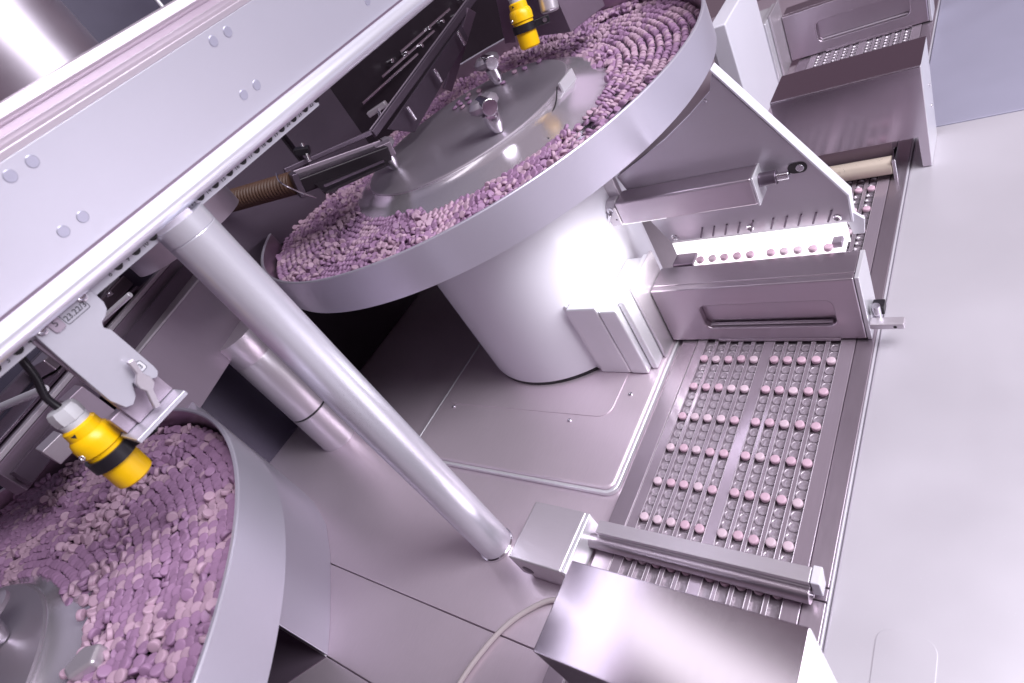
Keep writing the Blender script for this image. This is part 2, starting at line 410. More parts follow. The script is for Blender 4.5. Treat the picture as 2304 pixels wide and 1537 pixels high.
# lit outlet panel, guide plate and camera unit
lp = thing('lit_panel', 'glowing white outlet panel behind the handle block with ten round tablets', 'light panel', (10, 144, 60))
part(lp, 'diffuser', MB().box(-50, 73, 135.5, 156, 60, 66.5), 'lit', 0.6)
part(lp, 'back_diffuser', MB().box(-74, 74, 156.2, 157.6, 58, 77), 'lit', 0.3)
part(lp, 'end_cap', MB().prism([(137, 60), (152, 60), (149, 71), (141, 71)], 'x', 64.5, 72), 'mauve_steel', 0.8)
part(lp, 'socket', MB().box(-71, -51, 136, 152, 60, 67.5), 'mauve_dark', 1.0)
for c, x in enumerate(COLS):
    belt_pill(x, 139.0, 68.4, 'pink tablet on the glowing outlet panel, %s from left' % ORD[c], 'tablets on the lit panel')
gp = thing('guide_plate', 'upright satin metal guide plate with slanted top above the lit panel', 'plate', (0, 162, 76))
part(gp, 'sheet', MB().prism([(-75.5, 77.5), (77, 76), (78, 101.5), (8.5, 223), (3.5, 211), (-18, 196.5), (-44.5, 181.5), (-75, 168.3), (-100, 157.2), (-86, 103)], 'y', 158, 161), 'guide', 0.4)
part(gp, 'rim', MB().prism([(78.8, 76), (79.7, 102), (9.6, 227.4), (8, 226.5), (78, 101), (77.1, 76)], 'y', 157.2, 168), 'white_paint', 0.7)
part(gp, 'tab', MB().prism([(76, 62), (84, 62), (86, 76), (79, 84), (74, 76)], 'y', 160, 163), 'white_paint', 0.6)
for x, z in ((-70, 83), (0, 83), (68, 82)):
    part(gp, 'eyelet', MB().lathe([(1.4, .6), (2.6, .9), (3.3, .4), (3.3, -.4)], (x, 158, z), 20, (0, -1, 0)), 'chrome')
for q in COLS:
    part(gp, 'reflection_bar', MB().cyl((q-1, 157.3, 79.5), (q+3.5, 157.3, 90), 0.8, seg=8), 'dark_steel')  # dark bars built in place of reflections on the polished plate
screw(gp, (-2, 158, 205), (0, -1, 0), 1.6, 0.8)
cu = thing('camera_unit', 'long grey box with screwed end block mounted on the guide plate', 'camera unit', (-50, 148, 119))
part(cu, 'body', MB().box(-101, 21, 137, 157.8, 119, 143.4), 'block', 2.0)
ebk = part(cu, 'end_block', MB().prism([(137, 119), (157.8, 119), (157.8, 143.4), (143, 143.4), (137, 139)], 'x', -121, -101.4), 'plate_alu', 1.2)
part(cu, 'end_plate', MB().box(21.3, 23, 136.4, 158, 118.5, 144), 'bright_edge', 0.6)
con = part(cu, 'connector', MB().cyl((23, 149, 134), (36, 149, 134), 5.5, seg=20), 'dark_steel', 0.6)
part(con, 'plug', MB().cyl((36, 149, 134), (45, 149, 134), 3.2, seg=16), 'chrome', 0.4)
part(cu, 'keyhole', MB().prism(rrect(42, 56, 129, 138, 4.4, 6), 'y', 157.2, 157.9), 'hole')
part(cu, 'key_screw', MB().cyl((51, 156, 133.6), (51, 158, 133.6), 3.0, seg=16), 'screw', 0.5)
for x, z, r in ((-107, 136.5, 3.3), (-113.5, 123.5, 2.4)):
    part(ebk, 'socket_screw', MB().lathe([(0, -.4), (r*.45, -.4), (r*.5, .9), (r, .9), (r, -.5)], (x, 137, z), 18, (0, -1, 0)), 'screw')
part(ebk, 'fitting', MB().cyl((-107.5, 134.5, 134), (-116, 134.5, 122), 1.7, seg=12), 'chrome', 0.3)
for x, z in ((-117.5, 138), (-105, 126), (-118, 122.5), (-112, 131)):
    part(ebk, 'drill_hole', MB().cyl((x, 137.1, z), (x, 136.9, z), 0.9, seg=10), 'hole')
# the lamp of the camera unit that floods the chute and the column with white light
part(cu, 'lamp_window', MB().box(-116, -60, 141, 154, 116.6, 118.6), 'lit', 0.5)
area('camera_unit_lamp', (-64, 80, 100), (-190, 66, 62), 70, 30, 0.075, (1.0, 0.99, 1.0))

# ---------------------------------------------------------------- sheet covers over the belt
def cover(y0, label, depth, slot):
    t = thing('sheet_cover', label, 'cover', (46, y0+depth/2, -2), 'sheet metal covers over the conveyor')
    x0, x1, z1 = -18.5, 110.6, 103
    part(t, 'top', MB().box(x0, x1, y0, y0+depth, z1-1.6, z1), 'cover', 0.7)
    if slot:
        part(t, 'front', MB().prism([(x0, z1-1.7), (x0, -2), (7.5, -2), (7.5, 32), (102, 31.5), (103, -2), (x1-.6, -2), (x1-.6, z1-1.7)], 'y', y0+.1, y0+1.6), 'cover', 0.3)
    else:
        part(t, 'front', MB().prism([(x0, z1-1.7), (x0, 40), (x1-.6, 40), (x1-.6, z1-1.7)], 'y', y0+.1, y0+1.6), 'dark_steel', 0.3)
    esh = part(t, 'end_sheet', MB().box(x1-1.5, x1, y0+.3, y0+depth, -2, z1-1.7), 'bright_edge', 0.3)
    if slot: part(t, 'back_sheet', MB().box(x0, x1-1.6, y0+depth-1.5, y0+depth, 30, z1-1.7), 'cover', 0.3)
    for z in (40, 62):
        screw(esh, (x1, y0+depth*0.7, z), (1, 0, 0), 1.8, 1.0)
    return t
cover(339, 'tall brushed steel cover with a bottom slot near the top of the conveyor', 56, True)
lc = cover(-225, 'large brushed steel cover with white sheen at the near end of the conveyor', 53.5, False)
part(lc, 'leg', MB().prism([(-222, 96), (-216, 96), (-216, 50), (-222, 50)], 'x', -17, -14), 'plate_alu', 0.6)
part(lc, 'side_bracket', MB().box(-17, -5, -222, -219, 60, 90), 'dark_steel', 0.6)
ro = thing('guide_roller', 'cream coloured roller in the slot under the far steel cover', 'roller', (50, 330, 10))
part(ro, 'drum', MB().cyl((5, 330, 12), (80, 330, 12), 9, seg=40), 'cream', 0.5)
part(ro, 'bearing', MB().box(80.5, 84, 322, 346, -1, 22), 'chrome', 0.8)
part(ro, 'housing', MB().box(-10, 80, 341.5, 344, 0, 31), 'mauve_dark')

# ---------------------------------------------------------------- press bar, bearing block, cable
pb = thing('press_bar', 'flat grey press bar with round shaft lying across the near conveyor', 'bar', (5, -112, 0))
part(pb, 'flat', MB().box(-69, 83, -115, -104.5, 12.5, 17), 'plate_alu', 0.6)
part(pb, 'lower_flat', MB().box(-69, 83, -117, -106, 8.8, 12.2), 'plate_alu', 0.5)
shf = part(pb, 'shaft', MB().cyl((-81, -118, 7), (83, -118, 7), 5.6, seg=32), 'block', 0.6)
part(pb, 'end_cap', MB().prism([(-116, 4), (-107, 4), (-103, 17.5), (-115, 17.5)], 'x', 83.4, 89), 'white_paint', 0.8)
part(shf, 'end_screw', MB().cyl((83, -118, 7), (84.5, -118, 7), 1.4, seg=12), 'screw')
part(shf, 'shaft_clip', MB().lathe([(5.7, -.6), (6.4, -.6), (6.4, .6), (5.7, .6)], (-79.5, -118, 7), 28, (1, 0, 0)), 'black')
bb = thing('bearing_block', 'satin metal bearing block between the tall post and the press bar', 'block', (-104, -130, -8))
part(bb, 'body', MB().box(-129.3, -78.6, -154.8, -103.5, -2, 24), 'plate_alu', 1.6)
part(bb, 'foot', MB().prism([(-154.0, -8), (-104, -8), (-104, -2.1), (-154.0, -2.1)], 'x', -122, -80), 'plate_alu', 0.8)
part(bb, 'side_plate', MB().box(-78.5, -75.2, -154.2, -104, -1, 23.2), 'bright_edge', 0.8)
part(bb, 'grip_notch', MB().lathe([(0, .3), (4.5, .25), (5.2, 0)], (-118, -154.9, 8), 20, (0, -1, 0)), 'dark_steel')
pts = [(-80, -163, -4), (-98, -168.5, -5), (-112, -180, -5.2), (-123, -193.5, -5.2), (-131, -209, -5.2), (-137, -226, -5.2), (-141, -243, -5.2), (-143, -262, -5.2), (-146, -290, -5.2)]
def smooth(pts, n=6):
    out = []; P = [Vector(p) for p in pts]
    for i in range(len(P)-1):
        p0, p1, p2, p3 = P[max(i-1, 0)], P[i], P[i+1], P[min(i+2, len(P)-1)]
        for k in range(n):
            t = k/n
            out.append(0.5*((2*p1) + (p2-p0)*t + (2*p0-5*p1+4*p2-p3)*t*t + (3*p1-p0-3*p2+p3)*t**3))
    return out + [P[-1]]
single('cable', MB().tube(smooth(pts), 2.1), 'cable', 'thin grey cable curving over the deck to the near cover', 'cable', (-80, -163, -8))

# ---------------------------------------------------------------- post and overhead beam
po = thing('support_post', 'tall round chrome post standing between deck and overhead beam', 'post', (-173, -137, -8))
part(po, 'shaft', MB().cyl((-173, -137, -7), (-173, -137, 342), 15.3, seg=64), 'post', 0.8)
part(po, 'collar', MB().lathe([(15.0, 342), (15.4, 342.5), (15.4, 352), (0, 352)], (-173, -137, 0), 48), 'post')
part(po, 'foot_ring', MB().lathe([(15.3, -8), (16.6, -8), (16.4, -5.5), (15.2, -4.6)], (-173, -137, 0), 48), 'chrome')
be = thing('overhead_beam', 'pale silver beam with round tube edge running diagonally along the top left', 'beam', (-165, 0, 360))
face = [(-165.2, 368.6), (-149.3, 416.2), (-158, 418), (-172, 372), (-169, 367.5)]
lip = [(-149.6, 416.4), (-148.9, 419.4), (-151, 420.4), (-156.5, 421.4), (-158, 424), (-156.5, 427), (-151, 428), (-149.2, 429.2), (-149.6, 433.6), (-152, 434.6), (-170, 435), (-170, 420), (-158, 417)]
part(be, 'lip', MB().prism(lip, 'y', -520, 700), 'lip', 0.3, ang=50)
fpl = part(be, 'face_plate', MB().prism(face, 'y', -520, 700), 'beam_paint', 0.25, ang=25)
part(be, 'tube', MB().cyl((-167.3, -520, 361.3), (-167.3, 700, 361.3), 7.0, seg=40), 'post')
part(be, 'gap_strip', MB().box(-170.5, -164.8, -520, 700, 366.6, 369.2), 'mauve_dark', 0)  # dark strip standing in for the shadowed gap above the tube
nrm = Vector((0.9486, 0, -0.3165)); tan = Vector((0.3165, 0, 0.9486))
for k in range(-1, 5):
    for dz in (381.2, 410.4):
        for dy in (-186.2, -175.0):
            y = dy + 125.9*k; c = Vector((-165.2 + (dz-368.6)*0.334, y, dz))
            part(fpl, 'rivet', MB().lathe([(0, 0.35), (2.6, 0.35), (2.95, 0.05), (3.0, -0.3)], c, 24, nrm), 'rivet')
# numbered scale strips under the tube
def scale(y0, y1, nums, label):
    t = thing('scale_strip', label, 'scale', (-175, (y0+y1)/2, 346), 'numbered scales under the beam')
    st_ = part(t, 'strip', MB().prism(rrect(y0, y1, 349.2, 361, 1.2, 3), 'x', -177.5, -175.6), 'label', 0.2)
    for n in nums:
        y = -243 + 12*(n-3)
        text(st_, str(n), (-175.5, y, 352.6), 3.6, 'numeral')
        part(st_, 'notch', MB().prism([(y+6+2.8*math.cos(a), 353.8+2.8*math.sin(a)) for a in [math.pi*2*i/16 for i in range(16)]], 'x', -175.7, -175.45), 'hole')
    return t
scale(-262, -152, [2, 3, 4, 8, 9, 10], 'pale scale strip with numbers up to 10 left of the post')
scale(-126, -9, list(range(13, 23)), 'pale scale strip numbered 13 to 22 right of the post')

# ---------------------------------------------------------------- hanging bracket and yellow sensors
hb2 = thing('hanging_bracket', 'grey bracket plate hanging from the beam with lever clamp and printed numbers', 'bracket', (-172, -215, 290))
poly = [(-228, 361), (-196, 361), (-196.5, 345.5), (-198, 342), (-201, 340), (-204.5, 339), (-206, 336.5), (-204.5, 333.5), (-204.9, 306.5), (-205.5, 302.6), (-208, 300.5), (-211, 302), (-214, 307.5),
        (-218.5, 307), (-222, 301.5), (-226, 299.3), (-229.5, 301), (-231.5, 309), (-230, 335)]
part(hb2, 'plate', MB().prism(poly, 'x', -174.5, -170), 'beam_paint', 0.5)
for y, z in ((-201.8, 354), (-224.8, 354)):
    part(hb2, 'bolt', MB().lathe([(0, .8), (1.2, .9), (2.0, 1.6), (2.6, 1.2), (2.7, 0)], (-170, y, z), 20, (1, 0, 0)), 'chrome')
ntab = part(hb2, 'number_tab', MB().prism(rrect(-222, -216, 348.2, 357, 1.6, 4), 'x', -170, -169.0), 'mauve_steel', 0.3)
text(ntab, '5', (-168.9, -219, 352.4), 4.6, 'numeral')
text(hb2, '23.22/3', (-169.8, -208.7, 350.6), 4.0)
part(hb2, 'label_frame', MB().holed(rrect(-215.4, -202.2, 347.8, 354.5, 1.0, 3), [rrect(-215.1, -202.5, 348.1, 354.2, .8, 3)], 'x', -170, -169.85), 'ink')
slab_ = part(hb2, 'small_label', MB().prism(rrect(-211.4, -207.4, 308.2, 313.4, 1.1, 4), 'x', -170, -169.8), 'label')
part(hb2, 'label_frame', MB().holed(rrect(-211.6, -207.2, 308.0, 313.6, 1.2, 4), [rrect(-211.35, -207.45, 308.25, 313.35, 1.0, 4)], 'x', -170, -169.7), 'ink')
text(slab_, '3', (-169.65, -209.4, 310.8), 3.8, 'numeral')
lev = [(-209.8, 317.5), (-213.2, 318.2), (-214.6, 311), (-218.4, 308), (-219.3, 304.5), (-218.3, 301.5), (-222.5, 292), (-219.4, 290.6), (-215.4, 299.6), (-212.2, 301.6), (-211.4, 305.5), (-212.4, 308.6)]
lvr = part(hb2, 'lever', MB().prism(lev, 'x', -166.5, -163), 'plate_alu', 0.7)
part(lvr, 'lever_hub', MB().cyl((-174, -215.4, 305), (-166.4, -215.4, 305), 3.4, seg=20), 'screw')
part(hb2, 'foot', MB().box(-186, -160, -240, -206.5, 285.6, 288.6), 'beam_paint', 0.6)
part(hb2, 'web', MB().box(-186, -178, -238, -206.5, 288.8, 300), 'mauve_steel', 0.6)
part(hb2, 'riser', MB().box(-178.5, -175, -231, -206.5, 288.8, 352), 'mauve_steel', 0.5)

def sensor(c, tilt, label, pin, clip_dir):
    # c: centre of the sensing face; tilt: direction of the axis going up
    t = thing('sensor', label, 'sensor', c, 'yellow sensors over the tablet bowls')
    d = Vector(tilt).normalized(); C = Vector(c)
    def lat(name, prof, m_, seg=36, ang=35): return part(t, name, MB().lathe(prof, C, seg, d), m_, ang=ang)
    lat('sensing_head', [(0, 0), (8.4, 0), (10.2, 1.4), (10.5, 3), (10.5, 16)], 'yellow')
    lat('neck', [(10.3, 15), (10.3, 25), (11.4, 26), (11.6, 32), (10.6, 35.5), (9.2, 37), (9.0, 42), (7.2, 43.5), (0, 43.5)], 'yellow')
    lat('clamp_ring', [(10.5, 15.5), (12.4, 15.5), (12.4, 23), (10.5, 23)], 'black')
    a = Vector(clip_dir); a = (a - d*a.dot(d)).normalized(); b = d.cross(a)
    P0 = C + d*19.2
    lug = MB()
    vs = []
    for u, v_, h in [(9, -4.5, -3.4), (26, -4.5, -3.4), (26, 4.5, -3.4), (9, 4.5, -3.4), (9, -4.5, 3.4), (26, -4.5, 3.4), (26, 4.5, 3.4), (9, 4.5, 3.4)]:
        vs.append(P0 + a*u + b*v_ + d*h)
    lug.add(vs, [(0, 3, 2, 1), (4, 5, 6, 7), (0, 1, 5, 4), (1, 2, 6, 5), (2, 3, 7, 6), (3, 0, 4, 7)])
    lug_ = part(t, 'clamp_lug', lug, 'black', 0.8)
    part(lug_, 'clamp_screw', MB().lathe([(0, .2), (1.0, .2), (1.1, .8), (2.2, .8), (2.2, -.5)], P0 + a*21 - b*4.5, 14, -b), 'screw')
    tocam = (CAM - C).normalized(); s1 = (tocam - d*tocam.dot(d)).normalized(); s2 = d.cross(s1)
    part(t, 'trim_screw', MB().lathe([(0, -.2), (.9, -.2), (1.1, .6), (1.9, .6), (2.0, -.8)], C + d*28.5 + (s1*0.45 - s2*0.89).normalized()*11.3, 16, (s1*0.45 - s2*0.89)), 'chrome')
    part(t, 'warning_mark', MB().lathe([(0, .1), (1.7, .1), (1.7, -.3)], C + d*40 + (s1*0.8 - s2*0.6).normalized()*9.0, 3, (s1*0.8 - s2*0.6)), 'ink')
    lat('collar', [(7.4, 42.5), (7.6, 46.2), (7.0, 46.4)], 'grey_plastic')
    lat('gland_nut', [(7.0, 46.4), (7.9, 46.6), (8.1, 49), (8.1, 52), (7.2, 54.6), (3.2, 55), (0, 55)], 'grey_plastic', 8)
    if pin: part(t, 'lead', MB().tube(smooth([C + d*54] + [Vector(p) for p in pin]), 2.1), 'black')
    return t
sensor((-195, -250.5, 263.5), (0.0, 0.10, 1.0), 'yellow cylinder sensor with black clamp hanging over the near tablet bowl',
       [(-196, -244.5, 326), (-195, -240, 336), (-192, -237.5, 346), (-186, -236, 354), (-182, -234, 362)], (0.5, 1.0, 0))
sensor((-203, 272, 259), (0.05, 0.22, 1.0), 'small yellow sensor with black clamp over the far tablet bowl',
       [(-201, 287, 322), (-198, 292, 345)], (0.9, 0.7, 0.5))
rd = thing('sensor_rod', 'silver rod beside the far yellow sensor', 'rod', (-182, 302, 278))
part(rd, 'rod', MB().cyl((-183, 300, 276), (-178, 330, 360), 9.5, seg=32), 'plate_alu', 2.5)

# ---------------------------------------------------------------- tablet bowls
ZR, ZL, ZF = 220.0, 180.0, 190.0
RO = 288.6
B1 = (-328.0, 260.0); B2 = (-334.0, -467.5)
def bowl(c, label, ridges):
    t = thing('tablet_bowl', label, 'bowl', (c[0], c[1], ZL), 'round tablet bowls')
    part(t, 'wall', MB().lathe([(RO-8, ZL-1.5), (RO, ZL), (RO, ZR-0.8), (RO-0.8, ZR), (RO-2.6, ZR), (RO-3.4, ZR-0.8), (RO-3.4, ZR-1.6)], (*c, 0), 192), 'bowl_band')
    part(t, 'inner_wall', MB().lathe([(RO-3.4, ZR-1.6), (RO-3.6, ZF-1)], (*c, 0), 192), 'inner')
    part(t, 'floor', MB().lathe([(0, ZF-3), (RO-4, ZF-3), (RO-4, ZF), (0, ZF)], (*c, 0), 128), 'bowl_floor')
    part(t, 'underside', MB().lathe([(0, ZL-1.8), (RO-8, ZL-1.6)], (*c, 0), 128), 'dark_steel')
    part(t, 'skirt', MB().lathe([(188, ZF+.2), (178, ZF+3), (150, 204), (139, 206.5), (137, 209), (135, 210)], (*c, 0), 160), 'skirt', ang=60)
    part(t, 'disc', MB().lathe([(134.8, 204), (135.6, 207), (135.6, 210.3), (134.2, 211.4), (0, 212.4)], (*c, 0), 160), 'disc')
    for r in ridges:
        part(t, 'ridge', MB().lathe([(r-0.7, ZF), (r-0.5, ZF+4.6), (r+0.5, ZF+4.6), (r+0.7, ZF)], (*c, 0), 160), 'chrome')
    return t
RID1 = [195 + 9.0*i for i in range(10)]
b1 = bowl(B1, 'round metal bowl full of lavender tablets in the upper middle, with polished centre disc', RID1)
b2 = bowl(B2, 'round metal bowl full of lavender tablets cut off by the lower left corner', [200 + 9.0*i for i in range(9)])
# detail at the right end of the centre disc of the upper bowl
part(b1, 'deflector', MB().box(-190, -187, 268, 300, 203, 217), 'bright_edge', 0.6)
part(b1, 'wire', MB().tube(smooth([(-188, 262, 216), (-184, 240, 207), (-186, 214, 200), (-180, 196, 197), (-172, 190, 196)]), 0.7, 8), 'black')
part(b2, 'scoop', MB().prism([(-221, -334), (-207, -327), (-199, -336), (-210, -349), (-222, -348)], 'z', 204, 212), 'plate_alu', 2.5)

def spindle(c, h, label):
    t = thing('clamp_spindle', label, 'spindle', (c[0], c[1], 212), 'spindles over the centre discs')
    x, y = c
    part(t, 'shaft', MB().lathe([(0, 212.2), (5.2, 212.4), (7, 216), (9, 221), (9, 212+h*.62), (7.6, 212+h*.64), (0, 212+h*.65)], (x, y, 0), 28), 'chrome')
    part(t, 'cross_pin', MB().cyl((x-13, y+10, 212+h*.84), (x+12, y-9, 212+h*.84), 8.4, seg=28), 'chrome', 1.0)
    part(t, 'hub', MB().lathe([(0, 212+h*1.06), (12, 212+h*1.04), (17, 212+h*.92), (17, 212+h*.78), (12, 212+h*.66), (0, 212+h*.6)], (x-7, y+6, 0), 32), 'disc')
    return t
spindle((-398, 193), 32, 'chrome spindle on the left edge of the upper bowl disc')
spindle((-235, 204), 35, 'chrome spindle standing on the middle of the upper bowl disc')
spindle((-329, 356), 34, 'chrome spindle at the back edge of the upper bowl disc')
spindle((-318, -362), 20, 'chrome spindle on the near bowl disc at the left picture edge')

# ---- tablets in the bowls
def orient(ax, spin=0.0):
    a = Vector(ax).normalized(); q = a.to_track_quat('Z', 'Y')
    return q.to_matrix() @ Matrix.Rotation(spin, 3, 'Z')
def fld(x, y, s, k): return mnoise.noise(Vector((x*s, y*s, k)))      # about -1..1
def tablets(c, zs, seed, lanes, amin, amax, rmin, rmax, order):
    # lanes(deg, r): 0 heaped shingles and jumble, 1 rows of standing tablets between ridges, 2 thin layer with bare floor, 4 flat rows
    R = random.Random(seed); out = []
    cx, cy = c
    def put(r, th, z, ax, loose):
        out.append((Vector((cx + r*math.cos(th), cy + r*math.sin(th), z)), Vector(ax), loose))
    def axes(th):
        return Vector((math.cos(th), math.sin(th), 0)), Vector((-math.sin(th), math.cos(th), 0)), Vector((0, 0, 1))
    lane = 190.5
    while lane < rmax:
        th = amin + R.random()*0.03
        while th < amax:
            k = lanes(math.degrees(th), lane); er, et, ez = axes(th)
            if k == 0: th += 6/lane; continue
            if k == 1:
                tl = R.uniform(-0.45, 0.45)
                ax = (et*math.cos(tl) + ez*(0.35+math.sin(tl)) + er*R.uniform(-.4, .4)) if R.random() < .8 else (ez + et*R.uniform(-.6, .6) + er*R.uniform(-.6, .6))
                put(lane + R.uniform(-.8, .8), th, ZF + 4.2 + R.uniform(-.4, 1.6), ax, 1)
                th += (4.3 + (8 if R.random() < .06 else 0) + R.uniform(0, 1.2))/lane
            elif k == 2:
                if R.random() < 0.62:
                    ax = ez + et*R.uniform(-.9, .9) + er*R.uniform(-.9, .9)
                    put(lane + R.uniform(-1, 1), th, ZF + 3.4 + R.uniform(0, 1.5), ax, 1)
                th += R.uniform(6.0, 9.5)/lane
            else:
                up = R.random()
                ax = (ez + et*R.uniform(-.45, .2) + er*R.uniform(-.2, .3)) if up < .78 else (et*R.choice((-1, 1)) + ez*.4)
                put(lane + R.uniform(-.5, .5), th, zs - 1.2 + R.uniform(-.6, .6), ax, 0)
                if R.random() < .9:
                    put(lane + R.uniform(-1, 1) + 4.4, th + 3/lane, zs - 3.6 + R.uniform(-.6, .6), ez + et*R.uniform(-.4, .4), 0)
                th += (7.0 if up < .78 else 5.0)/lane + R.uniform(0, .9)/lane
        lane += 9.0
    r = rmin; odd = 0
    while r < rmax:
        th = amin + (0.5*odd*5.4 + R.random())/r; odd = 1-odd
        while th < amax:
            if lanes(math.degrees(th), r): th += 6/r; continue
            x = cx + r*math.cos(th); y = cy + r*math.sin(th); er, et, ez = axes(th)
            o = 0.5 + order + 0.9*fld(x, y, 0.016, seed) + 0.25*fld(x, y, 0.05, seed+3)      # high: ordered shingles, low: jumble
            hump = 3.0*fld(x, y, 0.012, seed+9) + 1.4*fld(x, y, 0.045, seed+5)
            if o > 0.5:
                tl = 0.33 + 0.22*fld(x, y, 0.03, seed+21) + R.uniform(-.16, .16)
                ax = ez*math.cos(tl) - et*math.sin(tl) + er*(0.10 + R.uniform(-.2, .2))
                put(r + R.uniform(-.9, .9), th, zs + hump + R.uniform(-.6, .6), ax, 0)
                put(r + 3.4 + R.uniform(-1, 1), th + 2.5/r, zs + hump - 4.2 + R.uniform(-.5, .5), ez + et*R.uniform(-.5, .5) + er*R.uniform(-.5, .5), 0)
                th += (6.1 + R.uniform(-.5, .8))/r
            else:
                ax = ez*R.uniform(.3, 1) + et*R.uniform(-.85, .85) + er*R.uniform(-.85, .85)
                put(r + R.uniform(-1.6, 1.6), th, zs + hump + R.uniform(-1.4, 1.2), ax, 1)
                put(r + 3.4 + R.uniform(-1, 1), th + 2.5/r, zs + hump - 4.2 + R.uniform(-.5, .5), ez + et*R.uniform(-.5, .5) + er*R.uniform(-.5, .5), 0)
                th += (5.4 + R.uniform(-.3, 1.2))/r
            if R.random() < (0.035 if o > .5 else 0.2):      # a loose one on top
                ax = ez*R.uniform(.2, 1) + et*R.uniform(-.9, .9) + er*R.uniform(-.9, .9)
                put(r + R.uniform(-2, 2), th, zs + hump + R.uniform(2.2, 3.6), ax, 1)
        r += 6.8
    return out

def lanes1(deg, r):
    n = 7*math.sin(r*0.11)
    if r > 188 and -10 + n < deg < 66 + n: return 1
    if r > 184 and -24 + n < deg <= -10 + n: return 2
    return 0
T1 = tablets(B1, 198.5, 3, lanes1, math.radians(-180), math.radians(180), 163.0, 283, -0.08)
def keep1(p):
    th = math.degrees(math.atan2(p[0].y-B1[1], p[0].x-B1[0])); r = math.hypot(p[0].x-B1[0], p[0].y-B1[1])
    X, Y, Z = project(p[0])
    if not (-160 < X < 2460 and -160 < Y < 1700): return False
    # the foot of the skirt stays bare on the near right side
    if -75 < th < 25 and r < 176 + 14*math.sin(math.radians((th+75)*1.8)): return False
    return r < 281.5
T1 = [p for p in T1 if keep1(p)]
def lanes2(deg, r):
    return 4 if r > 196 and deg < 40 + 8*math.sin(r*0.09) else 0
T2 = tablets(B2, 205.0, 11, lanes2, math.radians(5), math.radians(185), 147.0, 283, 0.14)
def keep2(p):
    X, Y, Z = project(p[0]); r = math.hypot(p[0].x-B2[0], p[0].y-B2[1])
    th = math.degrees(math.atan2(p[0].y-B2[1], p[0].x-B2[0]))
    if r < 161 and th < 74: return False      # bare skirt on the near side
    return -200 < X < 800 and 700 < Y < 1760 and r < 281.5
T2 = [p for p in T2 if keep2(p)]
# a few tablets that strayed onto the disc of the upper bowl
for x, y in ((-367, 330), (-362, 318), (-345, 300), (-372, 300), (-348, 330), (-300, 352), (-282, 350), (-304, 326), (-330, 306), (-352, 292), (-262, 356), (-377, 316), (-366, 306)):
    T1.append((Vector((x-14, y+22, 213.8)), Vector((rnd.uniform(-.3, .3), rnd.uniform(-.3, .3), 1)), 1))

def pill_lump(name, lst, prof, seg, label, group):
    base = [(rr, hh) for rr, hh in prof]
    proto = MB().lathe(base, (0, 0, 0), seg)
    pv = [Vector(v) for v in proto.v]; V = []; F = []; mi = []
    R = random.Random(5)
    for p, ax, loose in lst:
        m3 = orient(ax, R.random()*6); n = len(V)
        V += [tuple((m3 @ v + p)*S) for v in pv]
        F += [tuple(i+n for i in f) for f in proto.f]
        mi += [1 if fld(p.x, p.y, 0.03, 31) + R.uniform(-.35, .35) + (0.25 if loose else 0) > 0.2 else 0]*len(proto.f)
    me = bpy.data.meshes.new(name); me.from_pydata(V, [], F)
    me.materials.append(M['pill']); me.materials.append(M['pill_pink'])
    me.polygons.foreach_set('material_index', mi)
    me.polygons.foreach_set('use_smooth', [True]*len(F)); me.set_sharp_from_angle(angle=math.radians(60))
    o = bpy.data.objects.new(name, me); CL.objects.link(o)
    tag(o, label, 'tablets', group, 'stuff'); return o
# the tablets that show largest are objects of their own
def size_key(p):
    X, Y, Z = project(p[0])
    return Z if (0 < X < 640 and 950 < Y < 1537) else 1e6 + Z
T2.sort(key=size_key)
own, rest2 = T2[:200], T2[200:]
low = [(0, 1.6), (2.8, 1.5), (3.45, 1.25), (3.6, 1.0), (3.6, -1.0), (3.45, -1.25), (2.8, -1.5), (0, -1.6)]
pmA = MB().lathe(pill_prof(3.6, 1.6, 1.1), (0, 0, 0), 22).mesh('bowl_tablet', ang=60); pmA.materials.append(M['pill'])
pmB = pmA.copy(); pmB.materials.clear(); pmB.materials.append(M['pill_pink'])
for i, (p, ax, loose) in enumerate(own):
    o = bpy.data.objects.new('tablet', pmB if rnd.random() < .3 else pmA); CL.objects.link(o)
    mw = orient(ax, rnd.random()*6).to_4x4(); mw.translation = p*S; o.matrix_world = mw
    tag(o, 'lavender tablet in the nearest part of the lower left bowl', 'tablet', 'tablets in the near bowl')
pill_lump('tablet_heap', rest2, pill_prof(3.6, 1.6, 1.1), 16, 'heap of lavender tablets filling the lower left bowl', 'tablet heaps')
pill_lump('tablet_heap', T1, low, 12, 'heap of lavender tablets filling the upper bowl', 'tablet heaps')
print('tablets', len(T1), len(T2))

# ---------------------------------------------------------------- chute under the upper bowl, pedestal, columns
ch = thing('round_chute', 'white rounded chute body under the upper bowl standing on the deck', 'chute', (-222, 149, -1))
part(ch, 'body', MB().lathe([(0, 2.5), (109, 2.5), (111, 4), (111, 178.5), (0, 178.5)], (-222, 149, 0), 128), 'white_paint')
part(ch, 'base_gasket', MB().lathe([(0, -0.7), (110.4, -0.7), (110.4, 2.4), (0, 2.4)], (-222, 149, 0), 128), 'black')
part(ch, 'corner_post', MB().box(-118, -100, 150, 157, 120, 178), 'plate_alu', 1.0)

